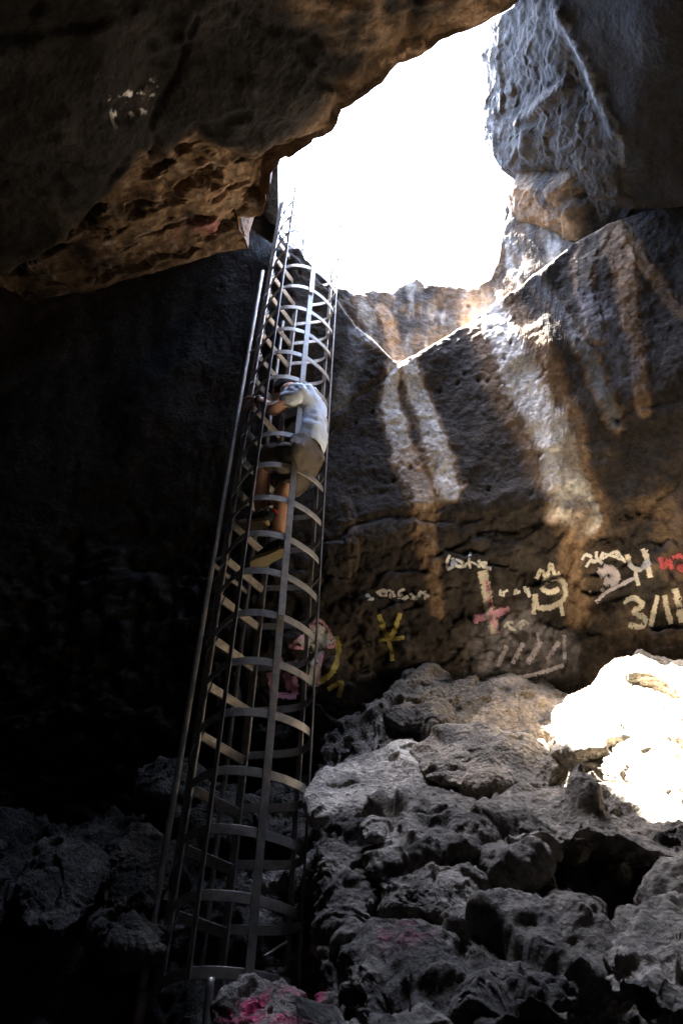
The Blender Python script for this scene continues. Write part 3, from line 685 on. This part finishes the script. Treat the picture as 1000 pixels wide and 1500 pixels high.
# hands closed round the rails
def hand(wrist, rail_xy, zr, sgn, name='hand'):
    w = np.asarray(wrist); rp = bend([[rail_xy[0], rail_xy[1], zr]])[0]
    d = rp - w; d /= np.linalg.norm(d); side = np.cross(d, ez); side /= np.linalg.norm(side)
    P = [w, rp - d * .045]; E = [(0, 1)]; R = [.024, .030]
    for k in range(4):
        zo = .030 - .020 * k; L_ = (.95, 1.05, 1., .82)[k]; b = len(P)
        base = rp - d * .035 + ez * zo + side * .012 * sgn
        P += [base, rp + side * .034 * sgn + ez * zo + d * .0 * L_, rp + side * .026 * sgn + d * .032 * L_ + ez * zo, rp - side * .012 * sgn + d * .036 * L_ + ez * zo]
        E += [(1, b), (b, b + 1), (b + 1, b + 2), (b + 2, b + 3)]; R += [.0105, .0100, .0092, .0080]
    b = len(P); P += [rp - d * .040 - side * .022 * sgn + ez * .022, rp - side * .034 * sgn + d * .006 + ez * .028, rp - side * .024 * sgn + d * .030 + ez * .026]
    E += [(1, b), (b, b + 1), (b + 1, b + 2)]; R += [.0125, .0105, .009]
    return link(name, skin_mesh(name, P, E, R, 2), PER, SKIN)
hand(J['haL'], LR, J['haL'][2] + .01, 1); hand(J['haR'], RR, J['haR'][2] + .01, -1)
wr = mid(J['haL'], J['elL'], .14); ax = (J['elL'] - J['haL']); ax /= np.linalg.norm(ax)
link('watch', tube_mesh('watch', [wr - ax * .014, wr - ax * .012, wr + ax * .012, wr + ax * .014], [.03, .0335, .0335, .03], 16), PER, BLACK)
# shirt
sp = [mid(J['pelvis'], J['waist'], -.4), J['waist'], J['chest'], mid(J['chest'], J['neck'], .72), J['shL'], mid(J['shL'], J['elL'], .62), J['shR'], mid(J['shR'], J['elR'], .62), mid(J['waist'], J['chest'], .5)]
se = [(0, 1), (1, 8), (8, 2), (2, 3), (2, 4), (4, 5), (2, 6), (6, 7)]
sr = [.128, .120, .126, .066, .066, .066, .066, .066, .124]
shirt = skin_mesh('shirt', sp, se, sr, 3, root=0)
dS = Vector(mid(J['shL'], J['elL'], .62) - J['shL']).normalized(); cS = Vector(mid(J['shL'], J['elL'], .60)); cut(shirt, cS, dS, cS, .13)
dD = Vector(J['pelvis'] - J['waist']).normalized(); cD = Vector(mid(J['pelvis'], J['waist'], .05)); cut(shirt, cD, dD, cD, .30)
link('shirt', crumple(crumple(shirt, .018, 8., 3.), .012, 18., 5.), PER, SHIRT)
# shorts
kL = mid(J['hipL'], J['knL'], .93); kR = mid(J['hipR'], J['knR'], .90)
sp = [mid(J['pelvis'], J['waist'], .55), J['pelvis'], J['hipL'], kL, J['hipR'], kR, mid(J['hipL'], kL, .5), mid(J['hipR'], kR, .5)]
shorts = skin_mesh('shorts', sp, [(0, 1), (1, 2), (2, 6), (6, 3), (1, 4), (4, 7), (7, 5)], [.112, .120, .096, .086, .096, .084, .090, .088], 3, root=1)
for h_, k_ in ((J['hipL'], kL), (J['hipR'], kR)):
    dv = Vector(k_ - h_).normalized(); co = Vector(mid(h_, k_, .97)); cut(shorts, co, dv, co, .14)
link('shorts', crumple(crumple(shorts, .02, 9., 9.), .014, 21., 4.), PER, SHORTS)
bel = mid(J['pelvis'], J['waist'], .42)
# head: cap, brim, hair
def ball(name, c, sx, sy, sz, rot, mat, parent, cutz=None):
    bm = bmesh.new(); bmesh.ops.create_uvsphere(bm, u_segments=28, v_segments=18, radius=1)
    if cutz is not None: bmesh.ops.bisect_plane(bm, geom=bm.verts[:] + bm.edges[:] + bm.faces[:], plane_co=(0, 0, cutz), plane_no=(0, 0, -1), clear_outer=True)
    bm.transform(Matrix.Translation(Vector(c)) @ rot.to_4x4() @ Matrix.Diagonal((sx, sy, sz, 1))); me = bpy.data.meshes.new(name); bm.to_mesh(me); bm.free()
    for p in me.polygons: p.use_smooth = True
    return link(name, me, parent, mat)
fdir = Vector((-.25, .95, .12)).normalized()
rotH = fdir.to_track_quat('Y', 'Z').to_matrix()
hc = Vector(J['head'])
ball('head', hc, .075, .095, .112, rotH, SKIN, PER)
ball('hair', hc + rotH @ Vector((0, -.012, .012)), .079, .092, .108, rotH, HAIR, PER, cutz=-.75)
cap = ball('cap', hc + rotH @ Vector((0, -.002, .022)), .086, .104, .104, rotH, CAPM, PER, cutz=-.32)
bm = bmesh.new(); bmesh.ops.create_circle(bm, cap_ends=True, segments=24, radius=1)
r_ = bmesh.ops.extrude_face_region(bm, geom=bm.faces[:]); bmesh.ops.translate(bm, verts=[v for v in r_['geom'] if isinstance(v, bmesh.types.BMVert)], vec=(0, 0, .05))
bm.transform(Matrix.Translation(hc + rotH @ Vector((0, .10, .025))) @ rotH.to_4x4() @ Matrix.Diagonal((.07, .075, .12, 1))); me = bpy.data.meshes.new('brim'); bm.to_mesh(me); bm.free(); link('brim', me, cap, CAPM)
for s in (-1, 1): ball('ear', hc + rotH @ Vector((.076 * s, 0, -.01)), .012, .02, .03, rotH, SKIN, PER)
link('cap_band', tube_mesh('cap_band', [hc + rotH @ Vector((.05, -.088, .035)), hc + rotH @ Vector((.0, -.104, .035)), hc + rotH @ Vector((-.05, -.088, .035))], .008, 8), cap, RED)
# shoes
def shoe(ankle, heel, toe, trim):
    A, H, T = (np.asarray(v, float) for v in (ankle, heel, toe)); d = T - H; L_ = np.linalg.norm(d); d /= L_
    up = A - (H + d * .07); up -= d * (up @ d); up /= np.linalg.norm(up); s = np.cross(d, up)
    R3 = Matrix((tuple(s), tuple(d), tuple(up))).transposed()
    # sole outline
    us = np.linspace(0, 1, 25); wl = np.interp(us, [0, .04, .12, .3, .5, .7, .85, .95, 1], [0, .024, .033, .031, .034, .046, .044, .028, 0])
    shift = np.interp(us, [0, .5, 1], [0, .0, .006])
    bm = bmesh.new(); ring = []
    lay = [(-.002, .96), (.004, 1.03), (.024, 1.03), (.028, .98)]
    outl = [(w + sh, u * L_) for u, w, sh in zip(us, wl, shift)] + [(-w + sh, u * L_) for u, w, sh in list(zip(us, wl, shift))[-2:0:-1]]
    def loop(z, k): return [bm.verts.new((x * k, (y - L_ / 2) * (1 + (k - 1) * .4) + L_ / 2, z + .012 * max(0, (y / L_ - .75)) * 4)) for x, y in outl]
    ls = [loop(z, k) for z, k in lay]; n_ = len(outl)
    for a, b in zip(ls, ls[1:]):
        for i in range(n_): bm.faces.new((a[i], a[(i + 1) % n_], b[(i + 1) % n_], b[i]))
    bm.faces.new(ls[0][::-1]); bm.faces.new(ls[-1])
    bm.transform(Matrix.Translation(Vector(H)) @ R3.to_4x4()); bmesh.ops.recalc_face_normals(bm, faces=bm.faces[:])
    ms = bpy.data.meshes.new('sole'); bm.to_mesh(ms); bm.free()
    # upper
    def W_(x, y, z): return H + s * x + d * (y * L_) + up * z
    P = [W_(0, .12, .06), W_(0, .25, .075), W_(0, .45, .062), W_(.003, .68, .045), W_(.005, .88, .036), W_(0, .10, .11)]
    up_m = skin_mesh('shoe', P, [(5, 0), (0, 1), (1, 2), (2, 3), (3, 4)], [(.041, .050), (.043, .054), (.043, .046), (.047, .038), (.042, .028), (.042, .042)], 2, root=1)
    sh = link('shoe', up_m, PER, BLACK); link('sole', ms, sh, SOLE)
    if trim: link('collar', tube_mesh('collar', [W_(-.03, .02, .10), W_(0, -.01, .105), W_(.03, .02, .10), W_(.036, .2, .095)], .007, 8), sh, RED)
    sk = W_(0, .16, .10); link('sock', tube_mesh('sock', [sk - (A - sk) * .2, sk, mid(sk, A, .8), A + (A - sk) * .35], [.042, .042, .040, .041], 16), PER, SOCK)
    return sh
rzR = at_y(372, 826, 3.36); shoe(J['anR'], at_y(422, 806, 3.17), at_y(366, 832, 3.33), False)
shoe(J['anL'], at_y(390, 768, 3.16), at_y(348, 774, 3.34), True)

# ------------------------------------------------------------------ paint on the wall
def paint_mat(name, col, thr=.42):
    """chalky worn paint: solid in the middle of the stroke, breaking up towards its edge"""
    m, n, p = new_mat(name); L = n.links.new
    p.inputs['Roughness'].default_value = .9; p.inputs['Specular IOR Level'].default_value = .15
    tc = N(n, 'ShaderNodeTexCoord'); n1 = N(n, 'ShaderNodeTexNoise', Scale=46., Detail=6., Roughness=.75); L(tc.outputs['Object'], n1.inputs['Vector'])
    n2 = N(n, 'ShaderNodeTexNoise', Scale=9., Detail=3.); L(tc.outputs['Object'], n2.inputs['Vector'])
    cr = N(n, 'ShaderNodeMixRGB'); cr.inputs[1].default_value = (*[c * .6 for c in col], 1); cr.inputs[2].default_value = (*[min(.85, c * 1.12) for c in col], 1); L(n2.outputs['Fac'], cr.inputs[0]); L(cr.outputs[0], p.inputs['Base Color'])
    at = N(n, 'ShaderNodeAttribute', attribute_name='col')
    ad = N(n, 'ShaderNodeMath', operation='MULTIPLY_ADD'); L(at.outputs['Fac'], ad.inputs[0]); ad.inputs[1].default_value = .34; L(n1.outputs['Fac'], ad.inputs[2])
    r = N(n, 'ShaderNodeMapRange'); r.inputs[1].default_value = thr + .13; r.inputs[2].default_value = thr + .33; r.inputs[4].default_value = .92; L(ad.outputs[0], r.inputs[0]); L(r.outputs[0], p.inputs['Alpha'])
    return m
PW = paint_mat('white_paint', (.70, .67, .61), .41); PK = paint_mat('pink_paint', (.72, .36, .46), .38); PR_ = paint_mat('red_paint', (.48, .10, .11)); PY = paint_mat('yellow_paint', (.50, .42, .12), .38); PT = paint_mat('cream_paint', (.72, .65, .52), .40); PV = paint_mat('lilac_paint', (.60, .54, .57), .43)
def stroke_arrays(pts, w):
    P = catmull([2 * np.array(pts[0], float) - pts[1]] + [np.array(p, float) for p in pts] + [2 * np.array(pts[-1], float) - pts[-2]], 8) if len(pts) > 1 else np.array(pts, float)
    L = np.r_[0, np.cumsum(np.hypot(*np.diff(P, axis=0).T))]; n = max(4, int(L[-1] / 2.5)); s = np.linspace(0, L[-1], n)
    Q = np.stack([np.interp(s, L, P[:, 0]), np.interp(s, L, P[:, 1])], 1)
    T = np.gradient(Q, axis=0); T /= np.hypot(*T.T)[:, None] + 1e-9; Nn = np.stack([-T[:, 1], T[:, 0]], 1)
    ww = w * 1.15 * (.8 + .35 * RNG.random(n)); ks = np.linspace(-.72, .72, 5)
    G = Q[:, None] + Nn[:, None] * (ks[None, :, None] * ww[:, None, None])
    return G.reshape(-1, 2), n
def graffiti(strokes, mat, label, parent=None, name='graffiti'):
    V = []; Q = []; E = []; base = 0
    for pts, w in strokes:
        g, n = stroke_arrays(pts, w); V.append(on_wall(g[:, 0], g[:, 1])); Q.append(grid_quads(n, 5) + base); base += n * 5; E.append(np.tile([0, .75, 1, .75, 0], n))
    me = np_mesh(name, np.concatenate(V), np.concatenate(Q), col=np.repeat(np.concatenate(E)[:, None], 3, 1))
    if parent is None: return link(name, me, mat=mat, label=label, category='graffiti')
    return link(name, me, parent, mat)
# the date, the inverted cross, the star mark, the ringed emblem and other painted marks
graffiti([([(912, 882), (928, 876), (940, 886), (928, 897), (944, 906), (938, 918), (920, 915)], 7), ([(962, 872), (957, 895), (952, 918)], 6), ([(972, 872), (976, 890), (982, 914)], 7), ([(988, 862), (993, 885), (998, 912)], 8)], PT,
         'cream painted date reading 3/11 on the wall above the sunlit boulder')
cr = graffiti([([(706, 836), (711, 860), (717, 895), (724, 928)], 11)], PT, 'inverted cross in cream and pink paint on the back wall')
graffiti([([(692, 908), (715, 902), (746, 893)], 9), ([(720, 900), (724, 928)], 9), ([(712, 850), (716, 880), (720, 900)], 4)], PK, None, cr, 'arm'); graffiti([([(713, 850), (719, 890)], 4)], PR_, None, cr, 'core')
graffiti([([(555, 900), (562, 922), (570, 935), (578, 922), (586, 898)], 6), ([(552, 938), (572, 936), (592, 934)], 5), ([(562, 922), (572, 950), (574, 968)], 5), ([(586, 900), (574, 930)], 5)], PY,
         'yellow painted star-like mark low on the wall right of the ladder')
graffiti([([(783, 870), (786, 888), (804, 890), (822, 880), (828, 862), (818, 848), (800, 850), (794, 862), (806, 868), (818, 862)], 7), ([(785, 848), (792, 836), (800, 846), (806, 826), (812, 842), (820, 840)], 5), ([(783, 872), (781, 900)], 6), ([(820, 882), (824, 902)], 5)], PT,
         'cream ringed emblem with a spiky crown painted right of the inverted cross')
graffiti([([(918, 812), (924, 830), (938, 834), (946, 820), (940, 804)], 6), ([(944, 806), (948, 826), (952, 846)], 7), ([(930, 836), (934, 858)], 5)], PT, 'cream painted angular strokes above the date')
graffiti([([(876, 842), (890, 834), (900, 842), (898, 852), (884, 850)], 13), ([(862, 866), (866, 874)], 5), ([(880, 862), (884, 866)], 5), ([(930, 846), (910, 856), (890, 866), (872, 882)], 5)], PV, 'pale lilac blot and dashes painted below the strokes by the date')
graffiti([([(966, 816), (972, 832), (978, 820), (984, 834)], 7), ([(984, 818), (996, 814), (1004, 826), (992, 832), (1008, 836)], 7)], PR_, 'red painted scrawl at the right edge of the wall')
# weathered scrawl, no longer readable as letters
def scrawl(x0, y0, x1, y1, h, k, seed, label):
    R = random.Random(seed); st = []
    for i in range(k):
        a = x0 + (x1 - x0) * i / k; y = y0 + (y1 - y0) * i / k; w = (x1 - x0) / k * .8
        for q in range(2):
            c = (a + w * R.uniform(.3, .7), y + R.uniform(-.2, .2) * h); an = R.uniform(-1.2, 1.2) + 1.57 * q; ln = h * R.uniform(.3, .55); bow = R.uniform(-.35, .35) * h
            dx, dy = math.cos(an), math.sin(an)
            st.append(([(c[0] - dx * ln, c[1] - dy * ln), (c[0] - dy * bow, c[1] + dx * bow), (c[0] + dx * ln, c[1] + dy * ln)], R.uniform(3.2, 4.8)))
    graffiti(st, PW, label)
scrawl(536, 872, 632, 870, 17, 6, 1, 'faint white scrawl above the yellow star-like mark')
scrawl(648, 824, 718, 824, 22, 4, 2, 'faint white scrawl above the top of the inverted cross')
scrawl(732, 866, 782, 866, 14, 3, 3, 'white scrawl between the inverted cross and the ringed emblem')
scrawl(854, 822, 916, 812, 22, 4, 4, 'faint white scrawl at the top right of the painted band')
scrawl(740, 916, 778, 916, 16, 2, 5, 'short white scrawl below the arm of the inverted cross')
graffiti([([(728, 976), (742, 946)], 7), ([(750, 972), (766, 942)], 6), ([(772, 972), (792, 940)], 7), ([(800, 966), (818, 940)], 6), ([(690, 996), (730, 998), (790, 986), (825, 974)], 6), ([(826, 930), (826, 966)], 5), ([(786, 926), (790, 948)], 4)], PV,
         'pale diagonal hatch strokes in a box below the inverted cross')
ar = graffiti([([(440, 945), (466, 925), (486, 944)], 16), ([(452, 938), (478, 938)], 18), ([(466, 944), (462, 975), (458, 1005)], 14)], PW, 'white arrow outlined in pink painted behind the ladder cage')
graffiti([([(424, 948), (446, 930), (468, 908), (490, 944), (472, 948)], 4), ([(424, 948), (450, 950)], 4), ([(474, 950), (468, 980), (466, 1005)], 4)], PK, None, ar, 'outline')
graffiti([([(492, 932), (496, 955), (488, 982), (472, 996), (462, 998)], 7), ([(480, 1010), (500, 1000), (496, 1022)], 6)], PY, 'yellow painted curve right of the white arrow')
graffiti([([(402, 968), (412, 966), (410, 978), (400, 980)], 6), ([(396, 985), (400, 1020)], 8), ([(398, 1018), (434, 1020)], 7), ([(420, 985), (424, 1012)], 8), ([(430, 990), (432, 1018)], 9), ([(420, 975), (436, 970)], 7)], PK, 'pink painted block letters behind the ladder cage')
graffiti([([(318, 970), (322, 1000), (320, 1035)], 6), ([(330, 970), (336, 976)], 7), ([(345, 985), (352, 1030)], 5), ([(375, 990), (380, 1012)], 6)], PV, 'dim lilac drips of paint behind the left rail of the ladder')
